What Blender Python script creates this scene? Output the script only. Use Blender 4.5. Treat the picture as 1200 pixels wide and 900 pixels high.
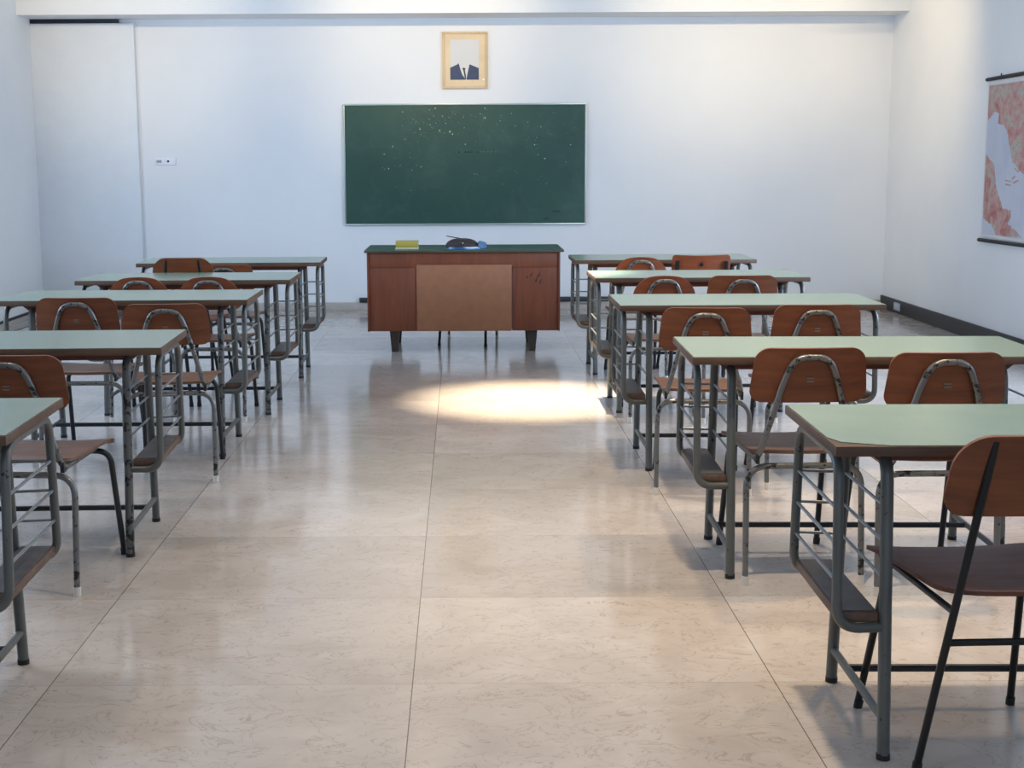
import bpy, bmesh, math, random
from mathutils import Vector, Matrix

random.seed(7)
scene = bpy.context.scene
for _o in list(bpy.data.objects):
    bpy.data.objects.remove(_o)
C = scene.collection


def srgb(r, g, b, a=1.0):
    def f(c):
        c /= 255.0
        return c / 12.92 if c <= 0.04045 else ((c + 0.055) / 1.055) ** 2.4
    return (f(r), f(g), f(b), a)


# ------------------------------------------------------------------ camera
CAM_H, F_PX, PX0 = 1.40, 1650.0, 545.0
PITCH, YAW, ROLL = math.radians(8.983), math.radians(0.115), math.radians(-0.287)
fwd_h = Vector((math.sin(YAW), math.cos(YAW), 0))
right0 = Vector((math.cos(YAW), -math.sin(YAW), 0))
fwd = fwd_h * math.cos(PITCH) - Vector((0, 0, 1)) * math.sin(PITCH)
up0 = fwd_h * math.sin(PITCH) + Vector((0, 0, 1)) * math.cos(PITCH)
right = right0 * math.cos(ROLL) + up0 * math.sin(ROLL)
up = up0 * math.cos(ROLL) - right0 * math.sin(ROLL)
cam_data = bpy.data.cameras.new('camera')
cam = bpy.data.objects.new('camera', cam_data)
C.objects.link(cam)
cam.matrix_world = Matrix(((right.x, up.x, -fwd.x, 0), (right.y, up.y, -fwd.y, 0),
                           (right.z, up.z, -fwd.z, CAM_H), (0, 0, 0, 1)))
cam_data.sensor_width = 36.0
cam_data.lens = 36.0 * F_PX / 1200.0
cam_data.shift_x = (600.0 - PX0) / 1200.0
cam_data.clip_start = 0.05
scene.camera = cam

# ------------------------------------------------------------------ room sizes
XL, XR, YB, YF, ZC = -3.966, 4.016, 13.40, -1.6, 3.25

# ------------------------------------------------------------------ light
world = bpy.data.worlds.new('world')
scene.world = world
world.use_nodes = True
bg = world.node_tree.nodes['Background']
bg.inputs['Color'].default_value = (0.6, 0.75, 1.0, 1)
bg.inputs['Strength'].default_value = 0.84


def area(name, loc, target, sx, sy, power, color):
    d = bpy.data.lights.new(name, 'AREA')
    d.shape = 'RECTANGLE'
    d.size, d.size_y = sx, sy
    d.energy = power
    d.color = color
    o = bpy.data.objects.new(name, d)
    C.objects.link(o)
    o.location = loc
    o.rotation_euler = (Vector(target) - Vector(loc)).to_track_quat('-Z', 'Y').to_euler()
    return o


def spot(name, loc, target, power, angle, blend, color, radius=0.05):
    d = bpy.data.lights.new(name, 'SPOT')
    d.energy = power
    d.spot_size = math.radians(angle)
    d.spot_blend = blend
    d.color = color
    d.shadow_soft_size = radius
    o = bpy.data.objects.new(name, d)
    C.objects.link(o)
    o.location = loc
    o.rotation_euler = (Vector(target) - Vector(loc)).to_track_quat('-Z', 'Y').to_euler()
    return o


COOL = (0.55, 0.735, 1.0)
CREAM = (1.0, 0.80, 0.50)
GOLD = (1.0, 0.80, 0.56)
AMBER = (1.0, 0.67, 0.34)
WARM = (1.0, 0.88, 0.80)
# cool fill behind unseen openings added to the right, left and rear walls
RIGHT_FILL_OPENINGS = [(0.4, 2.6), (3.4, 5.6), (6.4, 8.6)]
for (ya, yb), p in zip(RIGHT_FILL_OPENINGS, (11, 28, 209)):
    area('cool_fill_right', (XR + 0.25, (ya + yb) / 2, 1.75), (XR - 1, (ya + yb) / 2 + (0.9 if ya > 6 else 0.2), 1.6), yb - ya, 1.7, p, COOL)
LEFT_FILL_OPENINGS = [(5.2, 7.2), (8.6, 11.2)]
for (ya, yb), p in zip(LEFT_FILL_OPENINGS, (75, 84)):
    area('cool_fill_left', (XL - 0.25, (ya + yb) / 2, 1.75), (XL + 1, (ya + yb) / 2 + 0.2, 1.5), yb - ya, 1.7, p, COOL)
area('cool_fill_rear', (0.0, YF - 0.25, 1.75), (0.0, YF + 1, 1.7), 4.6, 1.7, 28, COOL)
# ceiling lamps washing the chalkboard wall
for x, p in ((-3.05, 165), (-0.30, 265), (2.40, 225)):
    spot('wall_washer', (x, 9.9, 3.18), (x, 13.4, 2.72), p, 54, 1.0, CREAM, 0.05)
spot('wall_washer', (2.6, 9.6, 3.18), (3.1, 13.4, 1.3), 80, 75, 1.0, CREAM, 0.05)
spot('wall_washer', (2.2, 11.6, 3.18), (4.0, 12.3, 2.3), 85, 80, 1.0, CREAM, 0.05)
# ceiling lamps over the desks
for x, y, p, ang, c in ((0.75, 3.85, 310, 95, GOLD), (0.7, 6.1, 235, 95, GOLD), (1.6, 8.3, 95, 90, AMBER), (1.9, 5.0, 190, 90, AMBER),
                        (-1.85, 4.3, 72, 95, WARM), (-1.85, 7.3, 70, 95, WARM), (-0.3, 1.6, 70, 95, WARM)):
    spot('ceiling_spot', (x, y, 3.2), (x, y, 0), p, ang, 1.0, c, 0.05)
spot('aisle_spot', (0.42, 8.25, 3.2), (0.42, 8.25, 0), 3100, 31, 1.0, (1.0, 0.84, 0.60), 0.04)

scene.view_settings.view_transform = 'Standard'
scene.view_settings.look = 'None'
scene.view_settings.exposure = 0.0
scene.view_settings.gamma = 1.0
scene.view_settings.use_curve_mapping = False
scene.cycles.use_denoising = True
scene.cycles.max_bounces = 10
scene.cycles.diffuse_bounces = 5
scene.cycles.sample_clamp_indirect = 6.0

# ------------------------------------------------------------------ material helpers


class NT:
    def __init__(self, name):
        self.m = bpy.data.materials.new(name)
        self.m.use_nodes = True
        self.t = self.m.node_tree
        self.b = self.t.nodes['Principled BSDF']
        self.tc = None

    def n(self, typ, **kw):
        nd = self.t.nodes.new(typ)
        for k, v in kw.items():
            setattr(nd, k, v)
        return nd

    def link(self, a, b):
        self.t.links.new(a, b)

    def obj(self):
        if not self.tc:
            self.tc = self.n('ShaderNodeTexCoord')
        return self.tc.outputs['Object']

    def mapping(self, scale=(1, 1, 1), src=None):
        mp = self.n('ShaderNodeMapping')
        mp.inputs['Scale'].default_value = scale
        self.link(src or self.obj(), mp.inputs['Vector'])
        return mp.outputs['Vector']

    def noise(self, scale, detail=4, rough=0.55, vec=None, dist=0.0):
        nd = self.n('ShaderNodeTexNoise')
        nd.inputs['Scale'].default_value = scale
        nd.inputs['Detail'].default_value = detail
        nd.inputs['Roughness'].default_value = rough
        nd.inputs['Distortion'].default_value = dist
        self.link(vec or self.obj(), nd.inputs['Vector'])
        return nd.outputs['Fac']

    def ramp(self, fac, stops, interp='LINEAR'):
        r = self.n('ShaderNodeValToRGB')
        r.color_ramp.interpolation = interp
        els = r.color_ramp.elements
        while len(els) < len(stops):
            els.new(0.5)
        for e, (p, c) in zip(els, stops):
            e.position = p
            e.color = c if len(c) == 4 else (*c, 1)
        self.link(fac, r.inputs['Fac'])
        return r.outputs['Color']

    def mix(self, fac, a, b, mode='MIX'):
        mx = self.n('ShaderNodeMix', data_type='RGBA', blend_type=mode)
        for sock, v in ((mx.inputs[0], fac), (mx.inputs[6], a), (mx.inputs[7], b)):
            if hasattr(v, 'is_linked'):
                self.link(v, sock)
            else:
                sock.default_value = v
        return mx.outputs[2]

    def math(self, op, a, b=None, c=None):
        nd = self.n('ShaderNodeMath', operation=op)
        for i, v in enumerate((a, b, c)):
            if v is None:
                continue
            if hasattr(v, 'is_linked'):
                self.link(v, nd.inputs[i])
            else:
                nd.inputs[i].default_value = v
        return nd.outputs[0]

    def set(self, **kw):
        names = dict(color='Base Color', rough='Roughness', metal='Metallic', spec='Specular IOR Level', normal='Normal',
                     coat='Coat Weight', coatr='Coat Roughness', trans='Transmission Weight', alpha='Alpha', ior='IOR')
        for k, v in kw.items():
            s = self.b.inputs[names[k]]
            if hasattr(v, 'is_linked'):
                self.link(v, s)
            else:
                s.default_value = v
        return self

    def bump(self, h, strength, dist=0.002):
        b = self.n('ShaderNodeBump')
        b.inputs['Strength'].default_value = strength
        b.inputs['Distance'].default_value = dist
        self.link(h, b.inputs['Height'])
        self.link(b.outputs['Normal'], self.b.inputs['Normal'])


def mat_plain(name, col, rough=0.6, metal=0.0, var=0.08, scale=6.0):
    m = NT(name)
    n = m.noise(scale, 4)
    dark = tuple(c * (1 - var) for c in col[:3]) + (1,)
    lite = tuple(min(1, c * (1 + var)) for c in col[:3]) + (1,)
    m.set(color=m.ramp(n, [(0.3, dark), (0.7, lite)]), rough=rough, metal=metal)
    return m.m


def mat_wood(name, a, b, rough=0.4, axis='x', scale=1.0, spec=0.5):
    m = NT(name)
    sc = {'x': (1.5, 14, 14), 'y': (14, 1.5, 14), 'z': (14, 14, 1.5)}[axis]
    v = m.mapping(tuple(s * scale for s in sc))
    n1 = m.noise(2.2, 6, 0.6, v, 1.2)
    n2 = m.noise(14, 3, 0.6, v)
    n3 = m.noise(3.5, 3, 0.5)
    col = m.ramp(n1, [(0.28, a), (0.75, b)])
    col = m.mix(m.math('MULTIPLY', n2, 0.35), col, tuple(c * 0.55 for c in a[:3]) + (1,))
    col = m.mix(m.ramp(n3, [(0.45, (0, 0, 0)), (0.8, (0.35, 0.35, 0.35))]), col, tuple(c * 0.6 for c in a[:3]) + (1,))
    m.set(color=col, rough=m.ramp(n3, [(0.3, (rough,) * 3), (0.8, (min(1, rough + 0.2),) * 3)]), spec=spec)
    return m.m


def mat_chipped(name, base, chip, thr=0.62, rough=0.42, metal=0.55, scale=38):
    m = NT(name)
    n = m.noise(scale, 5, 0.65)
    big = m.noise(5, 3)
    k = m.math('ADD', n, m.math('MULTIPLY', big, 0.25))
    f = m.ramp(k, [(thr + 0.11, (0, 0, 0)), (thr + 0.15, (1, 1, 1))])
    b2 = m.mix(m.noise(9, 3), base, tuple(c * 0.72 for c in base[:3]) + (1,))
    m.set(color=m.mix(f, b2, chip), rough=rough, metal=metal)
    return m.m


# walls
mw = NT('white_wall_paint')
nw = mw.noise(1.2, 5)
mw.set(color=mw.ramp(nw, [(0.3, srgb(226, 226, 226)), (0.7, srgb(232, 231, 230))]), rough=0.65, spec=0.25)
mw.bump(mw.noise(90, 3), 0.08, 0.001)
M_WALL = mw.m
M_PANEL = mat_plain('white_panel_paint', srgb(222, 224, 226), 0.6, var=0.02)
M_CEIL = mat_plain('ceiling_paint', srgb(225, 224, 222), 0.8, var=0.02)
M_BLACK = mat_plain('black_trim', srgb(22, 22, 24), 0.5)
M_STONE = mat_plain('skirting_stone', srgb(182, 172, 162), 0.3, var=0.1, scale=9)

# marble floor
TILE_X0, TILE_Y0, TILE_W, TILE_D = -0.1392, 3.648, 0.9837, 0.7626
mf = NT('polished_marble_tiles')
sep = mf.n('ShaderNodeSeparateXYZ')
mf.link(mf.obj(), sep.inputs[0])
tx = mf.math('DIVIDE', mf.math('SUBTRACT', sep.outputs['X'], TILE_X0), TILE_W)
ty = mf.math('DIVIDE', mf.math('SUBTRACT', sep.outputs['Y'], TILE_Y0), TILE_D)
ix, iy = mf.math('FLOOR', tx), mf.math('FLOOR', ty)
fx, fy = mf.math('SUBTRACT', tx, ix), mf.math('SUBTRACT', ty, iy)
comb = mf.n('ShaderNodeCombineXYZ')
mf.link(ix, comb.inputs[0])
mf.link(iy, comb.inputs[1])
wn = mf.n('ShaderNodeTexWhiteNoise', noise_dimensions='2D')
mf.link(comb.outputs[0], wn.inputs['Vector'])
offs = mf.n('ShaderNodeVectorMath', operation='MULTIPLY_ADD')
mf.link(wn.outputs['Color'], offs.inputs[0])
offs.inputs[1].default_value = (17, 17, 17)
mf.link(mf.obj(), offs.inputs[2])
tv = offs.outputs[0]
cloud = mf.noise(3.0, 5, 0.6, tv, 0.8)
fine = mf.noise(38, 4, 0.7, tv)
vein_map = mf.mapping((7, 10, 7), tv)
vein_n = mf.noise(1.0, 4, 0.6, vein_map, 1.2)
vein = mf.ramp(mf.math('ABSOLUTE', mf.math('SUBTRACT', vein_n, 0.5)), [(0.0, (1, 1, 1)), (0.014, (0, 0, 0))])
col = mf.ramp(cloud, [(0.25, srgb(166, 159, 153)), (0.75, srgb(194, 188, 184))])
col = mf.mix(mf.math('MULTIPLY', fine, 0.45), col, srgb(172, 160, 145))
col = mf.mix(mf.math('MULTIPLY', vein, 0.5), col, srgb(132, 116, 100))
tone = mf.ramp(wn.outputs['Value'], [(0, (0.86, 0.85, 0.84)), (1, (1.05, 1.04, 1.03))])
col = mf.mix(1.0, col, tone, 'MULTIPLY')


def edge(f, size, width):
    d = mf.math('MULTIPLY', mf.math('MINIMUM', f, mf.math('SUBTRACT', 1.0, f)), size)
    return mf.math('LESS_THAN', d, width)


jx, jy = edge(fx, TILE_W, 0.0014), edge(fy, TILE_D, 0.0011)
col = mf.mix(mf.math('MULTIPLY', jy, 0.55), col, srgb(120, 106, 92))
col = mf.mix(mf.math('MULTIPLY', jx, 0.9), col, srgb(84, 74, 66))
mf.set(color=col, rough=mf.ramp(mf.noise(7, 5, 0.6, tv), [(0.3, (0.10,) * 3), (0.75, (0.19,) * 3)]), ior=1.6)
M_FLOOR = mf.m

# furniture
ml = NT('pale_green_laminate')
nl = ml.noise(2.5, 4)
col = ml.ramp(nl, [(0.3, srgb(104, 129, 114)), (0.7, srgb(114, 138, 122))])
ml.set(color=col, rough=0.24, spec=0.6)
M_LAM = ml.m
M_EDGE = mat_wood('brown_plywood_edge', srgb(74, 52, 38), srgb(106, 76, 54), 0.5, 'x')
M_BEARER = mat_wood('red_brown_bearer', srgb(92, 50, 36), srgb(124, 72, 52), 0.5, 'x')
M_SHELF = mat_wood('worn_shelf_wood', srgb(74, 56, 46), srgb(112, 84, 66), 0.45, 'y')
M_LINER = mat_plain('dark_worn_liner', srgb(74, 70, 68), 0.45, var=0.3, scale=18)
M_PLY = mat_wood('varnished_plywood', srgb(98, 50, 24), srgb(138, 76, 38), 0.38, 'x', 0.8)
M_PLY_RED = mat_wood('red_varnished_plywood', srgb(110, 52, 26), srgb(146, 76, 38), 0.38, 'x', 0.8)
M_SEAT = mat_wood('worn_plywood_seat', srgb(92, 62, 44), srgb(138, 100, 76), 0.36, 'x', 0.9)
M_SEAT_DARK = mat_wood('dark_plywood_seat', srgb(88, 48, 32), srgb(118, 68, 46), 0.58, 'x', 0.9)
M_GREY = mat_chipped('grey_painted_tube', srgb(98, 100, 96), srgb(32, 31, 30), 0.66, 0.4, 0.3)
M_CHIPPED = mat_chipped('chipped_grey_tube', srgb(98, 99, 96), srgb(24, 23, 22), 0.54, 0.42, 0.3, scale=34)
M_STEEL = mat_chipped('worn_steel_tube', srgb(124, 123, 120), srgb(46, 42, 38), 0.58, 0.32, 0.6)
M_ROD = mat_plain('grey_rod', srgb(140, 144, 146), 0.35, 0.7)
M_DARKMETAL = mat_plain('dark_metal', srgb(44, 46, 48), 0.4, 0.4)
M_BLACKMETAL = mat_plain('black_metal', srgb(20, 20, 20), 0.35, 0.2)
M_RUBBER_W = mat_plain('white_rubber', srgb(205, 200, 190), 0.7)
M_RUBBER_B = mat_plain('black_rubber', srgb(26, 25, 24), 0.7)
M_PLATE = mat_plain('pale_metal_plate', srgb(126, 108, 92), 0.5, 0.2)
M_DESK = mat_wood('teacher_desk_veneer', srgb(112, 56, 32), srgb(140, 76, 46), 0.42, 'z', 0.7)
M_HARD = mat_plain('brown_hardboard', srgb(156, 104, 72), 0.55, var=0.08, scale=14)
M_DESKTOP = mat_plain('dark_green_laminate', srgb(44, 84, 72), 0.28, var=0.08)
M_LEG_DARK = mat_wood('dark_leg_wood', srgb(52, 42, 34), srgb(78, 62, 48), 0.45, 'z')

# ------------------------------------------------------------------ mesh helpers


def finish(name, bm, mat, parent=None, sharp=35):
    me = bpy.data.meshes.new(name)
    bmesh.ops.recalc_face_normals(bm, faces=bm.faces[:])
    bm.to_mesh(me)
    bm.free()
    me.shade_smooth()
    me.set_sharp_from_angle(angle=math.radians(sharp))
    mats = mat if isinstance(mat, (list, tuple)) else [mat]
    for m in mats:
        me.materials.append(m)
    o = bpy.data.objects.new(name, me)
    C.objects.link(o)
    if parent is not None:
        o.parent = parent
    return o


def box(bm, a, b, bev=0.0, mi=0):
    x0, y0, z0 = a
    x1, y1, z1 = b
    vs = [bm.verts.new(p) for p in ((x0, y0, z0), (x1, y0, z0), (x1, y1, z0), (x0, y1, z0),
                                    (x0, y0, z1), (x1, y0, z1), (x1, y1, z1), (x0, y1, z1))]
    fs = [bm.faces.new([vs[i] for i in f]) for f in
          ((0, 3, 2, 1), (4, 5, 6, 7), (0, 1, 5, 4), (1, 2, 6, 5), (2, 3, 7, 6), (3, 0, 4, 7))]
    for f in fs:
        f.material_index = mi
    if bev > 0:
        es = list({e for f in fs for e in f.edges})
        bmesh.ops.bevel(bm, geom=es, offset=bev, segments=2, profile=0.5, affect='EDGES')


def prism(bm, outline, d0, d1, axis='y', mi=0):
    """extrude a 2-D outline: axis y -> (x, z), axis z -> (x, y), axis x -> (y, z)"""
    def P(p, d):
        return {'y': (p[0], d, p[1]), 'z': (p[0], p[1], d), 'x': (d, p[0], p[1])}[axis]
    A = [bm.verts.new(P(p, d0)) for p in outline]
    B = [bm.verts.new(P(p, d1)) for p in outline]
    fs = [bm.faces.new(A), bm.faces.new(B[::-1])]
    n = len(outline)
    for i in range(n):
        fs.append(bm.faces.new((A[i], B[i], B[(i + 1) % n], A[(i + 1) % n])))
    for f in fs:
        f.material_index = mi


def fillet(pts, r, n=6):
    pts = [Vector(p) for p in pts]
    out = [pts[0]]
    for i in range(1, len(pts) - 1):
        p, a, b = pts[i], pts[i - 1], pts[i + 1]
        rr = r[i - 1] if isinstance(r, (list, tuple)) else r
        u, v = (a - p), (b - p)
        d = min(rr, u.length * 0.49, v.length * 0.49)
        A, B = p + u.normalized() * d, p + v.normalized() * d
        for k in range(n + 1):
            t = k / n
            out.append(A * (1 - t) ** 2 + p * 2 * t * (1 - t) + B * t * t)
    out.append(pts[-1])
    return out


def tube(bm, pts, r, seg=10, flat=None, mi=0):
    """sweep a circle (or an ellipse: flat = second radius) along a polyline"""
    pts = [Vector(p) for p in pts]
    q = [pts[0]]
    for p in pts[1:]:
        if (p - q[-1]).length > 1e-5:
            q.append(p)
    pts = q
    rings = []
    t0 = (pts[1] - pts[0]).normalized()
    ref = Vector((1, 0, 0)) if abs(t0.x) < 0.8 else Vector((0, 0, 1))
    nrm = (ref - t0 * ref.dot(t0)).normalized()
    for i, p in enumerate(pts):
        if i == 0:
            t = t0
        elif i == len(pts) - 1:
            t = (pts[i] - pts[i - 1]).normalized()
        else:
            t = ((pts[i + 1] - p).normalized() + (p - pts[i - 1]).normalized()).normalized()
        nrm = (nrm - t * nrm.dot(t)).normalized()
        bi = t.cross(nrm)
        rings.append([bm.verts.new(p + nrm * math.cos(2 * math.pi * k / seg) * r +
                                   bi * math.sin(2 * math.pi * k / seg) * (flat or r)) for k in range(seg)])
    for a, b in zip(rings, rings[1:]):
        for k in range(seg):
            bm.faces.new((a[k], a[(k + 1) % seg], b[(k + 1) % seg], b[k])).material_index = mi
    bm.faces.new(rings[0][::-1]).material_index = mi
    bm.faces.new(rings[-1]).material_index = mi


def tube_obj(name, pts, r, mat, parent, seg=10, flat=None):
    bm = bmesh.new()
    tube(bm, pts, r, seg, flat)
    return finish(name, bm, mat, parent)


def box_obj(name, a, b, mat, parent=None, bev=0.0):
    bm = bmesh.new()
    box(bm, a, b, bev)
    return finish(name, bm, mat, parent)


def sheet(bm, rows, nu, point, thick):
    """plywood sheet: rows = [(v, half width)], point(x, v) -> (Vector, normal)"""
    top, bot = [], []
    for v, w in rows:
        ra, rb = [], []
        for k in range(nu + 1):
            u = -1 + 2 * k / nu
            u = math.sin(u * math.pi / 2) * 0.35 + u * 0.65
            p, n = point(u * w, v)
            ra.append(bm.verts.new(p + n * thick / 2))
            rb.append(bm.verts.new(p - n * thick / 2))
        top.append(ra)
        bot.append(rb)
    R = len(rows)
    for i in range(R - 1):
        for k in range(nu):
            bm.faces.new((top[i][k], top[i][k + 1], top[i + 1][k + 1], top[i + 1][k]))
            bm.faces.new((bot[i][k], bot[i + 1][k], bot[i + 1][k + 1], bot[i][k + 1]))
        bm.faces.new((top[i][0], top[i + 1][0], bot[i + 1][0], bot[i][0]))
        bm.faces.new((top[i][nu], bot[i][nu], bot[i + 1][nu], top[i + 1][nu]))
    for k in range(nu):
        bm.faces.new((top[0][k], bot[0][k], bot[0][k + 1], top[0][k + 1]))
        bm.faces.new((top[R - 1][k], top[R - 1][k + 1], bot[R - 1][k + 1], bot[R - 1][k]))


def round_rows(w0, w1, length, r0, r1, n=7):
    """(v, half width) rows of a rounded trapezoid from v=0 to v=length"""
    vs = set()
    for k in range(n + 1):
        a = math.pi / 2 * k / n
        vs.add(round(r0 * (1 - math.cos(a)), 6))
        vs.add(round(length - r1 * (1 - math.cos(a)), 6))
    for k in range(1, 6):
        vs.add(round(r0 + (length - r0 - r1) * k / 6, 6))
    out = []
    for v in sorted(vs):
        w = w0 + (w1 - w0) * v / length
        if v < r0:
            d = r0 - v
            w -= r0 - math.sqrt(max(0, r0 * r0 - d * d))
        if length - v < r1:
            d = r1 - (length - v)
            w -= r1 - math.sqrt(max(0, r1 * r1 - d * d))
        out.append((v, max(w, 0.004)))
    return out


def tag(o, label, cat, group=None):
    o['label'] = label
    o['category'] = cat
    if group:
        o['group'] = group
    return o


def empty(name, loc=(0, 0, 0), rz=0.0):
    o = bpy.data.objects.new(name, None)
    C.objects.link(o)
    o.location = loc
    o.rotation_euler = (0, 0, rz)
    return o


def copy_tree(o, parent=None):
    c = o.copy()
    C.objects.link(c)
    if parent is not None:
        c.parent = parent
    for ch in list(o.children):
        copy_tree(ch, c)
    return c


def structure(o):
    o['kind'] = 'structure'
    return o


# ------------------------------------------------------------------ room shell
structure(box_obj('floor', (XL - 0.3, YF - 0.3, -0.1), (XR + 0.3, YB + 0.3, 0.0), M_FLOOR))
structure(box_obj('ceiling', (XL - 0.3, YF - 0.3, ZC), (XR + 0.3, YB + 0.3, ZC + 0.1), M_CEIL))
structure(box_obj('wall_back', (XL - 0.3, YB, 0), (XR + 0.3, YB + 0.2, ZC), M_WALL))


def wall_with_openings(name, fixed0, fixed1, lo, hi, openings, z0, z1, axis):
    bm = bmesh.new()

    def bx(a0, a1, za, zb):
        if axis == 'y':
            box(bm, (fixed0, a0, za), (fixed1, a1, zb))
        else:
            box(bm, (a0, fixed0, za), (a1, fixed1, zb))
    c = lo
    for a, b in openings:
        bx(c, a, 0, ZC)
        bx(a, b, 0, z0)
        bx(a, b, z1, ZC)
        c = b
    bx(c, hi, 0, ZC)
    return structure(finish(name, bm, M_WALL))


wall_with_openings('wall_right', XR, XR + 0.2, YF, YB, RIGHT_FILL_OPENINGS, 0.9, 2.6, 'y')  # out-of-view openings added to let the cool fill in
wall_with_openings('wall_left', XL - 0.2, XL, YF, YB, LEFT_FILL_OPENINGS, 0.9, 2.6, 'y')
wall_with_openings('wall_rear', YF - 0.2, YF, XL, XR, [(-2.3, 2.3)], 0.9, 2.6, 'x')

# soffit over the chalkboard wall with a chamfered lower lip
bm = bmesh.new()
prism(bm, [(12.95, 2.712), (YB, 2.712), (YB, ZC), (12.95, ZC)], XL, XR, 'x')
structure(finish('trim_1', bm, M_WALL))
# panel standing a little proud of the left end of the back wall, black strip standing in for the shaded gap above it
structure(box_obj('wall_panel', (XL, YB - 0.07, 0.0), (-3.012, YB, 2.672), M_PANEL, bev=0.002))
structure(box_obj('gap_shade_strip', (XL, YB - 0.062, 2.676), (-3.16, YB, 2.712), M_BLACK))
structure(box_obj('baseboard_back', (-3.01, YB - 0.015, 0), (XR - 0.02, YB, 0.078), M_STONE, bev=0.002))
structure(box_obj('trim_3', (-0.975, YB - 0.045, 0.079), (1.40, YB, 0.122), M_BLACK, bev=0.003))
structure(box_obj('baseboard_left', (XL, 9.0, 0), (XL + 0.012, YB - 0.08, 0.038), M_STONE))
structure(box_obj('trim_4', (XL, 9.0, 0.039), (XL + 0.014, YB - 0.08, 0.062), M_BLACK))
structure(box_obj('baseboard_right', (XR - 0.02, 4.0, 0), (XR, YB - 0.001, 0.122), M_BLACK, bev=0.002))

# ------------------------------------------------------------------ chalkboard
BX0, BX1, BZ0, BZ1 = -1.100, 1.174, 0.806, 1.934
cb = empty('chalkboard', (0, YB, BZ0))
tag(cb, 'wide dark green chalkboard with thin pale frame mounted on the white wall', 'chalkboard')
mc = NT('green_slate')
n1 = mc.noise(1.3, 5, 0.6)
col = mc.ramp(n1, [(0.3, srgb(36, 68, 60)), (0.75, srgb(50, 84, 72))])
col = mc.mix(mc.ramp(mc.noise(3.2, 6, 0.7, None, 0.6), [(0.5, (0, 0, 0)), (0.85, (0.35, 0.35, 0.35))]), col, srgb(92, 112, 104))
mc.set(color=col, rough=0.42, spec=0.4)
o = box_obj('writing_surface', (BX0 + 0.012, -0.022, 0.012), (BX1 - 0.012, -0.004, BZ1 - BZ0 - 0.012), mc.m, cb)
bm = bmesh.new()
H = BZ1 - BZ0
for a, b in (((BX0, -0.032, 0), (BX1, 0, 0.016)), ((BX0, -0.03, H - 0.014), (BX1, 0, H)),
             ((BX0, -0.03, 0.016), (BX0 + 0.014, 0, H - 0.014)), ((BX1 - 0.014, -0.03, 0.016), (BX1, 0, H - 0.014))):
    box(bm, a, b, 0.002)
finish('frame', bm, mat_plain('pale_aluminium', srgb(170, 182, 176), 0.35, 0.5), cb)
# chalk specks and faint marks (stuck on the slate)
bm = bmesh.new()
spx = []
for cx, cz, sx, sz, n in ((500, 150, 26, 16, 40), (530, 140, 18, 12, 16), (560, 145, 60, 22, 30), (640, 165, 32, 26, 18),
                          (470, 185, 40, 26, 14), (580, 205, 60, 22, 14), (530, 135, 70, 10, 10)):
    for _ in range(n):
        spx.append((random.gauss(cx, sx * 0.55), random.gauss(cz, sz * 0.6), random.choice((0.0025, 0.003, 0.0035, 0.005))))
for px, py, r in ((492, 151, 0.010), (527, 154, 0.011), (530, 157, 0.010), (568, 138, 0.009), (504, 146, 0.006), (493, 195, 0.008),
                  (455, 197, 0.008), (450, 180, 0.008), (460, 171, 0.008), (638, 186, 0.009), (626, 170, 0.009), (668, 170, 0.008), (545, 169, 0.008),
                  (510, 127, 0.008), (568, 127, 0.008), (515, 153, 0.010), (472, 131, 0.008)):
    spx.append((px, py, r))
for px, py, r in spx:
    x = BX0 + (px - 402.5) / 284.0 * (BX1 - BX0)
    z = (264 - py) / 142.5 * H
    if not (BX0 + 0.03 < x < BX1 - 0.03 and 0.03 < z < H - 0.03):
        continue
    pts = []
    for k in range(6):
        a = k * math.pi / 3 + random.random()
        pts.append((x + r * math.cos(a) * random.uniform(0.5, 1), z + r * math.sin(a) * random.uniform(0.5, 1)))
    pts.sort(key=lambda p: math.atan2(p[1] - z, p[0] - x))
    prism(bm, pts, -0.0228, -0.0221)
o = finish('chalk_specks', bm, mat_plain('chalk', srgb(160, 184, 172), 0.9), cb)
o['kind'] = 'stuff'
for px, w in ((537.5, 2.2), (545, 2.5), (548.5, 2.5), (552, 2.0), (560, 2.0)):
    x = BX0 + (px - 402.5) / 284.0 * (BX1 - BX0)
    z = (264 - 178) / 142.5 * H
    box_obj('dark_mark', (x - w * 0.004, -0.0228, z - 0.007), (x + w * 0.004, -0.0221, z + 0.007), M_BLACK, cb)
for px, py, w in ((652, 248, 9), (640, 257, 5)):
    x = BX0 + (px - 402.5) / 284.0 * (BX1 - BX0)
    z = (264 - py) / 142.5 * H
    box_obj('dark_mark', (x - w * 0.004, -0.0228, z - 0.005), (x + w * 0.004, -0.0221, z + 0.004), M_BLACK, cb)
M_FAINT = mat_plain('faint_chalk', srgb(96, 118, 108), 0.9)
for px in (563, 566.5, 571.5, 576, 581):
    x = BX0 + (px - 402.5) / 284.0 * (BX1 - BX0)
    z = (264 - 178) / 142.5 * H
    bm = bmesh.new()
    prism(bm, [(x - 0.009, z - 0.006), (x - 0.005, z - 0.006), (x - 0.005, z + 0.004), (x + 0.006, z + 0.004), (x + 0.006, z + 0.008), (x - 0.009, z + 0.008)], -0.0228, -0.0221)
    finish('faint_stroke', bm, M_FAINT, cb)

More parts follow.
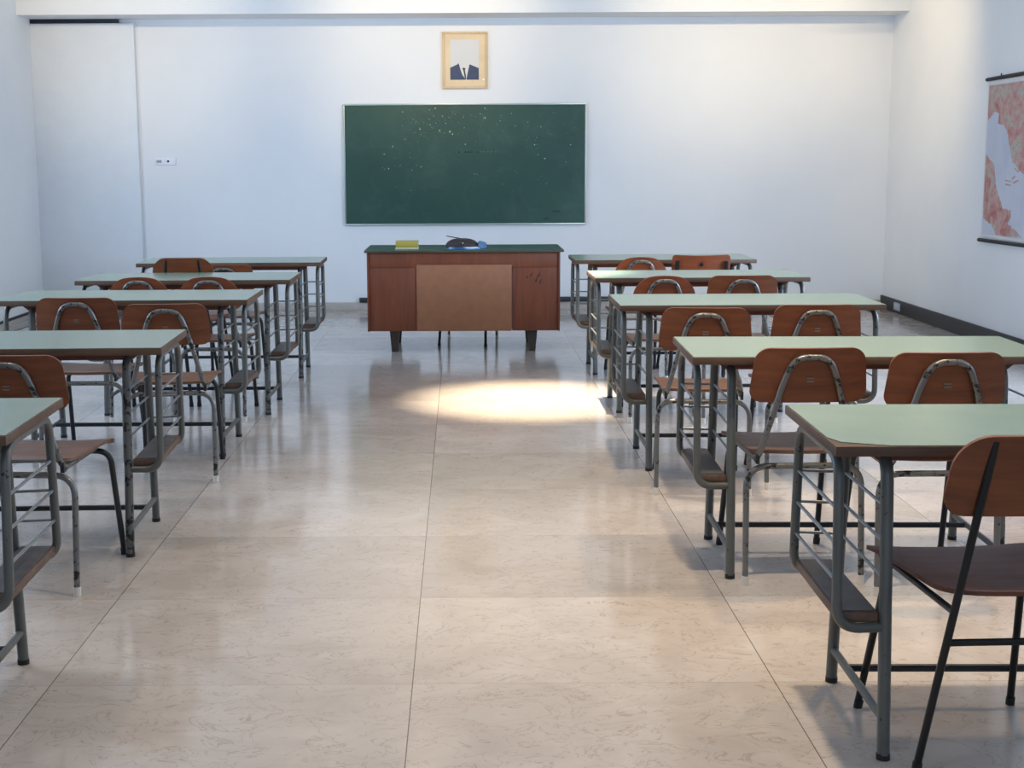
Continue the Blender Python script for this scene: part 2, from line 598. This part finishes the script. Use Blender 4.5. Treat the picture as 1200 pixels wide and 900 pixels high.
# ------------------------------------------------------------------ framed picture
px0, px1, pz0, pz1 = -0.172, 0.250, 2.070, 2.586
pf = empty('framed_picture', (0, YB, pz0))
tag(pf, 'small gold framed portrait of an empty dark suit above the chalkboard', 'picture')
ph = pz1 - pz0
M_GOLD = mat_wood('pale_gold_frame', srgb(206, 178, 138), srgb(226, 202, 164), 0.45, 'z')
bm = bmesh.new()
t = 0.022
for a, b in (((px0, -0.03, 0), (px1, 0, t)), ((px0, -0.03, ph - t), (px1, 0, ph)),
             ((px0, -0.03, t), (px0 + t, 0, ph - t)), ((px1 - t, -0.03, t), (px1, 0, ph - t))):
    box(bm, a, b, 0.003)
finish('frame', bm, M_GOLD, pf)
box_obj('mat_board', (px0 + t, -0.018, t), (px1 - t, -0.002, ph - t), mat_plain('tan_mat_board', srgb(222, 198, 162), 0.7), pf)


def fpt(zx, zy):  # 1012x900 crop of [500,30,590,110] -> frame local x, z
    u, v = 500 + zx / 11.244, 30 + zy / 11.25
    return (px0 + (u - 518.7) / (571 - 518.7) * (px1 - px0), (103 - v) / (103 - 37.5) * ph)


a, b = fpt(316, 706), fpt(686, 186)
box_obj('print', (a[0], -0.0195, a[1]), (b[0], -0.0182, b[1]), mat_plain('pale_print_paper', srgb(206, 204, 202), 0.5, var=0.02), pf)
bm = bmesh.new()
for poly in (((316, 548), (405, 508), (424, 490), (470, 640), (520, 706), (316, 706)),
             ((686, 555), (600, 520), (566, 505), (540, 620), (525, 706), (686, 706))):
    prism(bm, [fpt(*p) for p in poly], -0.0203, -0.0196)
finish('suit', bm, mat_plain('navy_print', srgb(30, 52, 88), 0.5, var=0.2, scale=30), pf)
bm = bmesh.new()
prism(bm, [fpt(*p) for p in ((470, 560), (492, 548), (515, 560), (506, 582), (520, 660), (522, 700), (505, 690), (484, 582))], -0.0208, -0.0204)
finish('tie', bm, mat_plain('dark_tie_print', srgb(38, 48, 52), 0.5), pf)
bm = bmesh.new()
c = fpt(745, 703)
prism(bm, [(c[0] + 0.008 * math.cos(k * math.pi / 4), c[1] + 0.008 * math.sin(k * math.pi / 4)) for k in range(8)], -0.0195, -0.0181)
finish('sticker', bm, mat_plain('white_sticker', srgb(245, 243, 240), 0.5), pf)

# ------------------------------------------------------------------ socket plate on the back wall
sp = empty('switch_plate', (-2.775, YB, 1.415))
tag(sp, 'white switch and socket plate mounted on the white wall', 'switch plate')
box_obj('plate', (-0.095, -0.014, -0.036), (0.098, 0, 0.036), mat_plain('white_plastic', srgb(232, 232, 236), 0.4, var=0.02), sp, 0.003)
box_obj('switch', (-0.083, -0.018, -0.014), (-0.036, -0.012, 0.012), mat_plain('grey_plastic', srgb(150, 150, 158), 0.4), sp, 0.002)
tube_obj('socket_hole', [(0.026, -0.0155, 0), (0.026, -0.0135, 0)], 0.011, M_BLACK, sp, 14)
box_obj('socket_insert', (-0.022, -0.0165, -0.02), (0.012, -0.012, 0.02), mat_plain('white_insert', srgb(222, 222, 228), 0.4), sp, 0.002)

ob = empty('outlet_box', (XR - 0.02, 12.85, 0.03))
tag(ob, 'small pale grey outlet box on the black baseboard under the map wall', 'outlet')
box_obj('housing', (-0.014, -0.08, 0.0), (0, 0.08, 0.07), mat_plain('grey_box', srgb(160, 164, 172), 0.5), ob, 0.003)
box_obj('cover', (-0.017, -0.066, 0.012), (-0.0135, 0.066, 0.058), mat_plain('grey_cover', srgb(176, 180, 186), 0.4), ob, 0.001)

# ------------------------------------------------------------------ wall map
XM = XR - 0.012
mp = empty('wall_map', (XM, 10.2, 0.78))
tag(mp, 'rolled-down relief map with black rods hanging on the white side wall', 'map')
ms = NT('map_sea')
ms.set(color=ms.ramp(ms.noise(2.2, 3), [(0.3, srgb(182, 186, 202)), (0.7, srgb(206, 206, 212))]), rough=0.7, spec=0.2)
bm = bmesh.new()
prism(bm, [(10.885 - 10.2, 0.03), (10.885 - 10.2, 1.20), (9.45 - 10.2, 1.20), (9.45 - 10.2, 0.03)], -0.002, 0.0, 'x')
finish('map_sheet', bm, mat_plain('map_paper', srgb(214, 210, 206), 0.7, var=0.02), mp)
bm = bmesh.new()
prism(bm, [(10.865 - 10.2, 0.05), (10.865 - 10.2, 1.17), (9.47 - 10.2, 1.17), (9.47 - 10.2, 0.05)], -0.003, -0.0021, 'x')
finish('sea', bm, ms.m, mp)
mlnd = NT('map_land')
n = mlnd.noise(7, 5, 0.65, None, 0.8)
n2 = mlnd.noise(28, 4, 0.7)
col = mlnd.ramp(n, [(0.30, srgb(148, 156, 140)), (0.40, srgb(180, 174, 162)), (0.50, srgb(190, 150, 142)), (0.70, srgb(172, 104, 100))])
col = mlnd.mix(mlnd.ramp(n2, [(0.5, (0, 0, 0)), (0.75, (0.5, 0.5, 0.5))]), col, srgb(120, 92, 86))
mlnd.set(color=col, rough=0.7, spec=0.2)
# coast outlines on the sheet, (along the wall, height) in metres from the map's own origin
north_land = [(0.6775, 1.1728), (0.3289, 1.179), (0.0126, 1.1824), (-0.7, 1.1774), (-0.7, 0.3), (-0.45, 0.38), (-0.1488, 0.4881), (-0.0843, 0.5114), (0.0131, 0.5408), (0.0822, 0.5831), (0.1317, 0.5952), (0.1958, 0.7058), (0.2787, 0.83), (0.35, 0.8688), (0.4524, 0.8839), (0.4379, 0.9584), (0.5153, 0.9672), (0.5805, 0.9442), (0.6535, 0.9084), (0.6816, 1.0429)]
west_land = [(0.6585, 0.6592), (0.5854, 0.6181), (0.4804, 0.5775), (0.4378, 0.4325), (0.3355, 0.3218), (0.2616, 0.2519), (0.105, 0.2493), (0.1073, 0.194), (0.1633, 0.1521), (-0.1127, 0.0673), (0.1083, 0.058), (0.3839, 0.0573), (0.4711, 0.1306), (0.6442, 0.1646), (0.6768, 0.3128), (0.6747, 0.536)]
islands = [((0.2547, 0.4671), (0.1252, 0.4609), (0.132, 0.4514), (0.2491, 0.4576)), ((0.2465, 0.4394), (0.1376, 0.4333), (0.1444, 0.4229), (0.2367, 0.4293)), ((0.128, 0.4805), (0.0699, 0.5006), (0.0566, 0.493), (0.1141, 0.4689)), ((0.1035, 0.4518), (0.0051, 0.4703), (-0.0062, 0.4611), (0.0897, 0.4411)), ((0.0777, 0.555), (0.0041, 0.5322), (0.0124, 0.5205), (0.0845, 0.5457))]
rng = random.Random(3)


def coast(poly):
    out = []
    for (a0, a1), (b0, b1) in zip(poly, poly[1:] + poly[:1]):
        n_ = max(1, int(math.hypot(b0 - a0, b1 - a1) / 0.022))
        for k in range(n_):
            t_ = k / n_
            j = 0.007 if k else 0.0
            y_, z_ = a0 + (b0 - a0) * t_ + rng.uniform(-j, j), a1 + (b1 - a1) * t_ + rng.uniform(-j, j)
            out.append((min(y_, 10.862 - 10.2), min(max(z_, 0.055), 1.165)))
    return out


bm = bmesh.new()
prism(bm, coast(north_land), -0.0036, -0.0031, 'x')
prism(bm, coast(west_land), -0.0036, -0.0031, 'x')
for q in islands:
    prism(bm, q, -0.0036, -0.0031, 'x')
finish('land', bm, mlnd.m, mp)
M_ROLLER = mat_plain('black_rod', srgb(24, 22, 22), 0.65)
tube_obj('top_rod', [(-0.006, 10.91 - 10.2, 1.213), (-0.006, 9.40 - 10.2, 1.225)], 0.014, M_ROLLER, mp, 12)
tube_obj('bottom_rod', [(-0.006, 10.915 - 10.2, 0.003), (-0.006, 9.40 - 10.2, 0.014)], 0.014, M_ROLLER, mp, 12)
tube_obj('hook', [(0.006, 10.66 - 10.2, 1.222), (0.006, 10.66 - 10.2, 1.246)], 0.004, M_DARKMETAL, mp, 8)

# ------------------------------------------------------------------ teacher's desk
TX0, TX1, TY0, TY1 = -0.698, 0.726, 10.37, 11.04
td = empty('teacher_desk', ((TX0 + TX1) / 2, TY0, 0))
tag(td, 'large brown wooden pedestal desk with dark green top below the chalkboard', 'desk')
W2 = (TX1 - TX0) / 2
DD = TY1 - TY0
bm = bmesh.new()
box(bm, (-W2 - 0.018, -0.022, 0.740), (W2 + 0.026, DD + 0.02, 0.752), 0.002)
tp = finish('desk_top', bm, M_EDGE, td)
box_obj('laminate', (-W2 - 0.016, -0.020, 0.752), (W2 + 0.024, DD + 0.018, 0.757), M_DESKTOP, tp)
PEDL, PEDR = -W2 + 0.365, W2 - 0.365
box_obj('apron', (-W2 + 0.014, 0.010, 0.628), (W2 - 0.014, 0.030, 0.740), M_DESK, td, 0.001)
for x0, x1 in ((-W2, PEDL), (PEDR, W2)):
    p = box_obj('pedestal', (x0 + 0.013, 0.012, 0.158), (x1 - 0.013 if x1 > 0.4 else x1, DD, 0.626), M_DESK, td, 0.001)
for x0 in (-W2, W2 - 0.013):
    box_obj('side_panel', (x0, 0.0, 0.156), (x0 + 0.013, DD, 0.740), M_DESK, td, 0.001)
box_obj('modesty_panel', (-0.347, 0.002, 0.158), (0.354, 0.0095, 0.648), M_HARD, td, 0.001)['label'] = 'lighter brown hardboard panel'
for x in (-0.515, 0.51):
    for y in (0.07, DD - 0.09):
        bm = bmesh.new()
        a, b = 0.036, 0.023
        vs = []
        for hw, z in ((b, 0.0), (a, 0.158)):
            vs.append([bm.verts.new((x + sx * hw, y + sy * hw, z)) for sx, sy in ((-1, -1), (1, -1), (1, 1), (-1, 1))])
        bm.faces.new(vs[0][::-1])
        bm.faces.new(vs[1])
        for k in range(4):
            bm.faces.new((vs[0][k], vs[0][(k + 1) % 4], vs[1][(k + 1) % 4], vs[1][k]))
        finish('leg', bm, M_LEG_DARK, td)
# scratch marks on the right pedestal front
bm = bmesh.new()


def scr(zx, zy):
    return ((400 + zx / 4 - 543.5) * 10.37 / 1650.0 * 1.012, 0.742 - (250 + zy / 4 - 296) / 92.0 * 0.585)


for q in (((845, 330), (862, 318), (850, 326)), ((880, 295), (898, 275), (886, 300)), ((905, 325), (918, 285), (912, 326)),
          ((918, 300), (934, 270), (926, 300)), ((925, 330), (938, 300), (931, 332)), ((862, 305), (876, 290), (870, 306))):
    prism(bm, [scr(*p) for p in q], 0.0108, 0.0121)
finish('scratches', bm, mat_plain('dark_scratch', srgb(48, 30, 24), 0.6), td)

# yellow box and bag on the teacher's desk
yb = empty('yellow_box', (-0.405, TY0 + 0.10, 0.7572))
tag(yb, "small translucent yellow plastic box standing on the teacher's desk", 'box')
my = NT('yellow_plastic')
my.set(color=srgb(178, 160, 70), rough=0.3, spec=0.5)
box_obj('lid', (-0.083, 0, 0.012), (0.083, 0.11, 0.062), my.m, yb, 0.004)
mb = NT('pale_clear_plastic')
mb.set(color=srgb(196, 190, 158), rough=0.25)
box_obj('tray', (-0.086, -0.003, 0.0), (0.086, 0.113, 0.014), mb.m, yb, 0.003)

bg_ = empty('cloth_bag', (0.022, TY0 + 0.20, 0.7572))
tag(bg_, "dark brown domed bag with blue and white edge lying on the teacher's desk", 'bag')
bm = bmesh.new()
NU, NV = 28, 8


def dome(bm, rx, ry, h, z0, xo=0.0, skew=0.0, base_r=1.0):
    rings = []
    for j in range(NV + 1):
        a = math.pi / 2 * j / NV
        rr = math.cos(a) ** 0.75
        rings.append([bm.verts.new((xo + rx * rr * math.cos(2 * math.pi * k / NU) + skew * math.sin(a),
                                    ry * rr * math.sin(2 * math.pi * k / NU), z0 + h * math.sin(a))) for k in range(NU)] if j < NV else
                     [bm.verts.new((xo + skew, 0, z0 + h))])
    for a, b in zip(rings, rings[1:]):
        for k in range(NU):
            if len(b) == 1:
                bm.faces.new((a[k], a[(k + 1) % NU], b[0]))
            else:
                bm.faces.new((a[k], a[(k + 1) % NU], b[(k + 1) % NU], b[k]))
    bm.faces.new(rings[0][::-1])


dome(bm, 0.125, 0.085, 0.062, 0.014, -0.018)
finish('crown', bm, mat_plain('dark_brown_fabric', srgb(52, 42, 40), 0.7, var=0.25, scale=40), bg_, 60)
bm = bmesh.new()
NV = 4
dome(bm, 0.14, 0.10, 0.024, 0.0, -0.008)
mbb = NT('blue_white_fabric')
mbb.set(color=mbb.ramp(mbb.noise(14, 2, 0.4, mbb.mapping((0.5, 1, 3))), [(0.42, srgb(40, 76, 124)), (0.5, srgb(96, 142, 190)), (0.58, srgb(206, 218, 230))]), rough=0.6)
finish('brim', bm, mbb.m, bg_, 60)
bm = bmesh.new()
prism(bm, [(0.10, 0.002), (0.165, 0.002), (0.168, 0.040), (0.15, 0.046), (0.115, 0.056), (0.10, 0.05)], -0.05, 0.05)
bmesh.ops.bevel(bm, geom=bm.edges[:], offset=0.006, segments=2, affect='EDGES')
finish('pocket', bm, mat_plain('blue_fabric', srgb(98, 130, 164), 0.6, var=0.3, scale=60), bg_)
tube_obj('stick', [(-0.135, 0.0, 0.093), (-0.03, 0.0, 0.0735), (0.03, 0.0, 0.062)], 0.0035, M_BLACKMETAL, bg_, 8)
tube_obj('stud', [(-0.012, -0.083, 0.043), (-0.012, -0.074, 0.045)], 0.005, M_RUBBER_W, bg_, 10)

# ------------------------------------------------------------------ double school desk
DW, DDP, DH, DT = 1.19, 0.55, 0.76, 0.026
TR = 0.0155


def make_desk(chip_corner):
    root = empty('school_desk')
    zt = DH - DT
    # wooden slab
    bm = bmesh.new()
    hw, hd = DW / 2, DDP / 2
    box(bm, (-hw, -hd, zt), (hw, hd, DH - 0.002), 0.002)
    slab = finish('tabletop', bm, M_EDGE, root)
    e = 0.003
    out = [(-hw + e, -hd + e), (hw - e, -hd + e), (hw - e, hd - e), (-hw + e, hd - e)]
    if chip_corner:
        out = [(-hw + e, -hd + 0.10), (-hw + 0.022, -hd + 0.045), (-hw + 0.125, -hd + e)] + out[1:]
    bm = bmesh.new()
    prism(bm, out, DH - 0.0018, DH, 'z')
    finish('laminate', bm, M_LAM, slab)
    # bearers under the slab with chamfered ends
    for y in (-0.15, 0.15):
        bm = bmesh.new()
        prism(bm, [(-hw + 0.085, zt), (-hw + 0.125, zt - 0.030), (hw - 0.125, zt - 0.030), (hw - 0.085, zt)], y - 0.022, y + 0.022, 'y')
        finish('bearer', bm, M_BEARER, root)
    lx = hw - 0.143          # main legs
    ox = hw - 0.026          # outer tube
    for s in (-1, 1):
        for t in (-1, 1):
            foot = (s * lx, t * 0.252, 0.0)
            knee = (s * lx, t * 0.185, zt - 0.003 - TR)
            mid = (s * lx, 0.0, zt - 0.003 - TR)
            pts = fillet([(foot[0], foot[1], 0.012), knee, mid], 0.06, 7)
            lg = tube_obj('leg', pts, TR, M_CHIPPED if (s > 0 and t < 0) else M_GREY, root, 12)
            tube_obj('foot_cap', [(foot[0], foot[1], 0.0), (foot[0], foot[1] - t * 0.0016, 0.015)], TR + 0.0012, M_RUBBER_B, lg, 12)
        # outer basket tube: bottom of leg - out - up - along the table edge - down - in
        zb = 0.315
        yl = lambda z: 0.252 - (0.252 - 0.185) * z / (zt - 0.04)
        pts = fillet([(s * lx, -yl(zb), zb), (s * ox, -0.235, zb), (s * ox, -0.205, zt - 0.014), (s * ox, 0.205, zt - 0.014),
                      (s * ox, 0.235, zb), (s * lx, yl(zb), zb)], [0.075, 0.07, 0.07, 0.075], 7)
        bf = tube_obj('basket_frame', pts, 0.0125, M_GREY, root, 12)
        oy = lambda z: 0.205 + 0.03 * (zt - z) / (zt - zb)
        for z in (0.595, 0.510, 0.425):
            tube_obj('rod', [(s * ox, -oy(z), z), (s * ox, oy(z), z)], 0.0042, M_ROD, bf, 8)
            tube_obj('rod', [(s * lx, -yl(z), z), (s * lx, yl(z), z)], 0.0042, M_ROD, bf, 8)
            tube_obj('rod', [(s * lx, yl(z), z), (s * ox, oy(z), z)], 0.0042, M_ROD, bf, 8)
        # shelf board in the basket
        bm = bmesh.new()
        x0, x1 = sorted((s * (lx + 0.0165), s * (ox - 0.004)))
        box(bm, (x0, -0.225, zb + 0.011), (x1, 0.225, zb + 0.036), 0.004)
        sh = finish('book_shelf', bm, M_SHELF, root)
        box_obj('shelf_liner', (x0 + 0.006, -0.215, zb + 0.0362), (x1 - 0.006, 0.215, zb + 0.0385), M_LINER, sh)
        # side stretcher
        tube_obj('side_stretcher', [(s * lx, -0.246, 0.095), (s * lx, 0.246, 0.095)], 0.0105, M_GREY, root, 10)
    tube_obj('long_stretcher', [(-lx, 0.10, 0.095), (lx, 0.10, 0.095)], 0.0105, M_DARKMETAL, root, 10)
    return root


desk_plain = make_desk(False)
desk_chip = make_desk(True)
# aisle-side front corner x, front y, rotation, side, label
DESKS = [
    ('R', 0.846, 3.125, -0.017, 'double school desk with a broken laminate corner beside the black framed chair'),
    ('R', 0.760, 4.590, -0.028, 'double school desk directly ahead of the one with a broken laminate corner'),
    ('R', 0.707, 6.270, -0.008, 'middle double desk of the column on the map side of the aisle'),
    ('R', 0.738, 7.770, 0.0, 'second double desk back from the chalkboard on the map side of the aisle'),
    ('R', 0.738, 9.200, 0.0, 'double school desk closest to the chalkboard on the map side of the aisle'),
    ('L', -1.089, 3.300, 0.030, 'green topped double desk furthest from the chalkboard on the switch plate side, mostly cut off'),
    ('L', -1.055, 4.900, 0.030, 'fourth double desk back from the chalkboard on the switch plate side'),
    ('L', -1.014, 6.630, 0.0, 'middle double desk of the column on the switch plate side of the aisle'),
    ('L', -0.947, 7.765, 0.0, 'second double desk back from the chalkboard on the switch plate side'),
    ('L', -0.914, 9.120, 0.015, 'double school desk closest to the chalkboard on the switch plate side'),
]
used_plain = False
for side, x, y, a, lab in DESKS:
    if side == 'R' and y < 4:
        r = desk_chip
    elif not used_plain:
        r = desk_plain
        used_plain = True
    else:
        r = copy_tree(desk_plain)
    lx_, ly_ = (-DW / 2 if side == 'R' else DW / 2), -DDP / 2
    ca, sa = math.cos(a), math.sin(a)
    r.location = (x - (ca * lx_ - sa * ly_), y - (sa * lx_ + ca * ly_), 0)
    r.rotation_euler = (0, 0, a)
    tag(r, lab, 'desk', 'double school desks in two columns')

# ------------------------------------------------------------------ chairs (face +y, origin on the floor)


def seat_obj(root, w_back, w_front, y0, y1, z, mat, droop=0.02, rb=0.07, rf=0.04):
    L = y1 - y0

    def pt(x, v):
        d = max(0.0, v - (L - 0.09)) / 0.09
        bk = max(0.0, 0.10 - v) / 0.10
        zz = z + 0.20 * x * x - droop * d * d + 0.012 * bk * bk - 0.006
        return Vector((x, y0 + v, zz)), Vector((0, 0, 1))
    bm = bmesh.new()
    sheet(bm, round_rows(w_back, w_front, L, rb, rf), 14, pt, 0.011)
    return finish('seat', bm, mat, root, 50)


def back_obj(root, w_low, w_top, z0, z1, y, lean, curve, mat, rl, rt, arch=0.0):
    L = z1 - z0

    def pt(x, v):
        k = v / L
        zz = z0 + v - arch * k * (x / w_low) ** 2
        return Vector((x, y - lean * k + curve * x * x, zz)), Vector((-2 * curve * x, 1, lean / L)).normalized()
    bm = bmesh.new()
    sheet(bm, round_rows(w_low, w_top, L, rl, rt), 18, pt, 0.010)
    return finish('backrest', bm, mat, root, 50)


def loop_chair(arched=False, mat=M_PLY, tips=M_RUBBER_W, wide=0.0):
    """plywood chair on a tube frame with an arched tube behind the backrest"""
    root = empty('school_chair')
    zr = 0.412
    if arched:
        back_obj(root, 0.182, 0.150, 0.615, 0.795, -0.205, 0.028, 0.55, mat, 0.06, 0.075, 0.035)
    else:
        back_obj(root, 0.196, 0.178, 0.615, 0.797, -0.205, 0.028, 0.55, mat, 0.045, 0.045)
    seat_obj(root, 0.150 if arched else 0.165, 0.180 if arched else 0.195 + wide * 0.5, -0.185, 0.268, 0.437, M_SEAT)
    # back loop: up from the seat corner to the apex and down again, then under the seat
    loop = fillet([(-0.158, 0.17, zr + 0.006), (-0.158, -0.190, zr + 0.008), (-0.088, -0.228, 0.690), (-0.056, -0.243, 0.768), (0.056, -0.243, 0.768), (0.088, -0.228, 0.690),
                   (0.158, -0.190, zr + 0.008), (0.158, 0.17, zr + 0.006)], [0.045, 0.10, 0.055, 0.055, 0.10, 0.045], 7)
    tube_obj('back_frame', loop, 0.0105, M_STEEL, root, 12)
    # rear legs: half of an inverted U each
    hw = 0.172 if arched else 0.192
    for s in (-1, 1):
        pts = fillet([(0, -0.178, zr - 0.016), (s * hw, -0.178, zr - 0.016), (s * (hw + 0.002), -0.215, 0.012)], 0.075, 8)
        lg = tube_obj('leg', pts, 0.0105, M_STEEL, root, 12)
        tube_obj('foot_cap', [(s * (hw + 0.002), -0.215, 0.0), (s * (hw + 0.002), -0.2135, 0.03)], 0.0125, tips, lg, 12)
    hf = 0.166 if arched else 0.180 + wide
    for s in (-1, 1):
        pts = fillet([(s * 0.05, 0.195, zr - 0.012), (s * (hf - 0.010), 0.195, zr - 0.012), (s * hf, 0.285, 0.012)], 0.05, 7)
        lg = tube_obj('leg', pts, 0.0105, M_DARKMETAL, root, 12)
        tube_obj('foot_cap', [(s * hf, 0.285, 0.0), (s * hf, 0.280, 0.024)], 0.0125, M_RUBBER_B, lg, 12)
    tube_obj('crossbar', [(-0.06, 0.195, zr - 0.012), (0.06, 0.195, zr - 0.012)], 0.0105, M_DARKMETAL, root, 10)
    # gussets at the rear seat corners
    for s in (-1, 1):
        bm = bmesh.new()
        prism(bm, [(-0.196, zr + 0.03), (-0.196, zr - 0.005), (-0.10, zr + 0.008), (-0.10, zr + 0.014)], s * 0.158 - 0.006, s * 0.158 + 0.006, 'x')
        finish('gusset', bm, M_DARKMETAL, root)
    if not arched:
        for z in (0.683, 0.693):
            box_obj('label_plate', (-0.012, -0.2245, z), (0.012, -0.2205, z + 0.006), M_PLATE, root, 0.0005)
    return root


def bar_chair(mat, top, w, bars_low, slots=False):
    """plywood chair on straight black bars that run up both sides of the backrest"""
    root = empty('school_chair')
    if slots:
        back_obj(root, w, w - 0.006, 0.60, top, -0.205, 0.04, 0.5, mat, 0.03, 0.022, -0.006)
    else:
        back_obj(root, w, w - 0.018, top - 0.185, top, -0.215, 0.04, 0.45, mat, 0.05, 0.075)
    seat_obj(root, 0.150, 0.208, -0.195, 0.258, 0.440, M_SEAT_DARK, 0.012, 0.10, 0.03)
    bt = 0.155 if slots else 0.095
    zt = top - (0.035 if slots else 0.012)
    for s in (-1, 1):
        a = Vector((s * bars_low, -0.135, 0.012))
        b = Vector((s * bt, -0.235 - (0.012 if slots else 0.012), zt))
        pts = [a + (b - a) * k / 6 for k in range(7)]
        lg = tube_obj('leg', pts, 0.014 if slots else 0.0095, M_BLACKMETAL, root, 12, 0.0085)
        tube_obj('foot_cap', [Vector((a.x, a.y, 0)), a + (b - a) * 0.022], 0.0115, M_RUBBER_B, lg, 10)
        c, d = (s * 0.20, 0.268, 0.012), (s * 0.168, 0.165, 0.425)
        lg = tube_obj('leg', [c, d], 0.0095, M_BLACKMETAL, root, 12)
        tube_obj('foot_cap', [(s * 0.20, 0.268, 0.0), (s * 0.1985, 0.2625, 0.022)], 0.0115, M_RUBBER_B, lg, 10)
        k = (0.405 - a.z) / (b.z - a.z)
        p = a + (b - a) * k
        tube_obj('side_rail', [p, (s * 0.165, 0.17, 0.415)], 0.0085, M_BLACKMETAL, root, 10)
    tube_obj('front_rail', [(-0.165, 0.168, 0.408), (0.165, 0.168, 0.408)], 0.0085, M_BLACKMETAL, root, 10)
    k = 0.318 / zt
    xb = bars_low + (bt - bars_low) * k
    tube_obj('rear_stretcher', [(-xb, -0.135 - 0.112 * k, 0.330), (xb, -0.135 - 0.112 * k, 0.330)], 0.0085, M_BLACKMETAL, root, 10)
    if slots:
        tube_obj('back_bolt', [(0.0, -0.248, 0.742), (0.0, -0.236, 0.742)], 0.012, M_BLACKMETAL, root, 14)
    else:
        for s in (-1, 1):
            tube_obj('back_bolt', [(s * 0.105, -0.205, top - 0.06), (s * 0.105, -0.195, top - 0.06)], 0.006, M_BLACKMETAL, root, 12)
    return root


chair_loop = loop_chair(False, M_PLY)
chair_wide = loop_chair(False, M_PLY, M_RUBBER_W, 0.03)
chair_arch = loop_chair(True, M_PLY_RED)
chair_bar = bar_chair(M_PLY, 0.815, 0.192, 0.192)
chair_slot = bar_chair(M_PLY_RED, 0.80, 0.190, 0.175, True)
# prototype, x, y of the backrest, rotation, label
CH = [
    (chair_bar, 1.228, 2.980, 0.035, 'wooden chair with straight black bars behind the backrest at the desk with broken corner'),
    (chair_loop, 1.130, 4.528, 0.02, 'loop-back plywood chair just ahead of the broken-cornered desk, aisle seat'),
    (chair_loop, 1.538, 4.400, 0.0, 'loop-back plywood chair just ahead of the broken-cornered desk, wall seat'),
    (chair_loop, 1.034, 5.800, -0.10, 'loop-back plywood chair at the middle desk on the map side, aisle seat'),
    (chair_loop, 1.500, 5.900, 0.0, 'loop-back plywood chair at the middle desk on the map side, wall seat'),
    (chair_arch, 1.080, 7.480, 0.0, 'round-topped plywood chair at the second map-side desk from the chalkboard, aisle seat'),
    (chair_loop, 1.490, 7.440, 0.0, 'square-topped loop-back plywood chair at the second map-side desk from the chalkboard, wall seat'),
    (chair_arch, 1.140, 8.950, 0.0, 'round-topped plywood chair at the map-side desk closest to the chalkboard'),
    (chair_slot, 1.530, 9.000, 0.0, 'plywood chair with black side slots and centre bolt at the map-side front desk'),
    (chair_wide, -1.450, 4.450, -0.04, 'loop-back plywood chair right ahead of the cut-off green desk, switch plate side'),
    (chair_loop, -1.755, 6.380, 0.0, 'loop-back plywood chair at the middle desk on the switch plate side, wall seat'),
    (chair_loop, -1.305, 6.078, 0.08, 'loop-back plywood chair at the middle desk on the switch plate side, aisle seat'),
    (chair_arch, -1.740, 7.560, 0.0, 'round-topped plywood chair at the second switch-side desk from the chalkboard, wall seat'),
    (chair_arch, -1.362, 7.560, 0.0, 'round-topped plywood chair at the second switch-side desk from the chalkboard, aisle seat'),
    (chair_bar, -1.668, 8.440, 0.0, 'plywood chair with two black back bars at the switch-side desk closest to the chalkboard'),
    (chair_loop, -1.510, 8.935, 0.0, 'low loop-back plywood chair partly hidden by the chair with two black back bars'),
    (chair_loop, 0.050, 10.990, math.pi - 0.17, "chair pushed in behind the teacher's desk, only its legs showing"),
]
seen = set()
for proto, x, y, a, lab in CH:
    if proto in seen:
        r = copy_tree(proto)
    else:
        seen.add(proto)
        r = proto
    off = Vector((0.0, 0.225)) if abs(a) < 1 else Vector((0.0, 0.0))
    r.location = (x + off.x, y + off.y, 0)
    r.rotation_euler = (0, 0, a)
    tag(r, lab, 'chair', "plywood chairs behind the school desks" if y < 10 else None)
    if 'two black back bars at the' in lab:
        r.scale = (1, 1, 1.03)
    if lab.startswith('low '):
        r.scale = (1, 1, 0.955)
    if y > 10:
        r.scale = (1, 1, 0.93)
    if y > 10 and 'group' in r:
        del r['group']
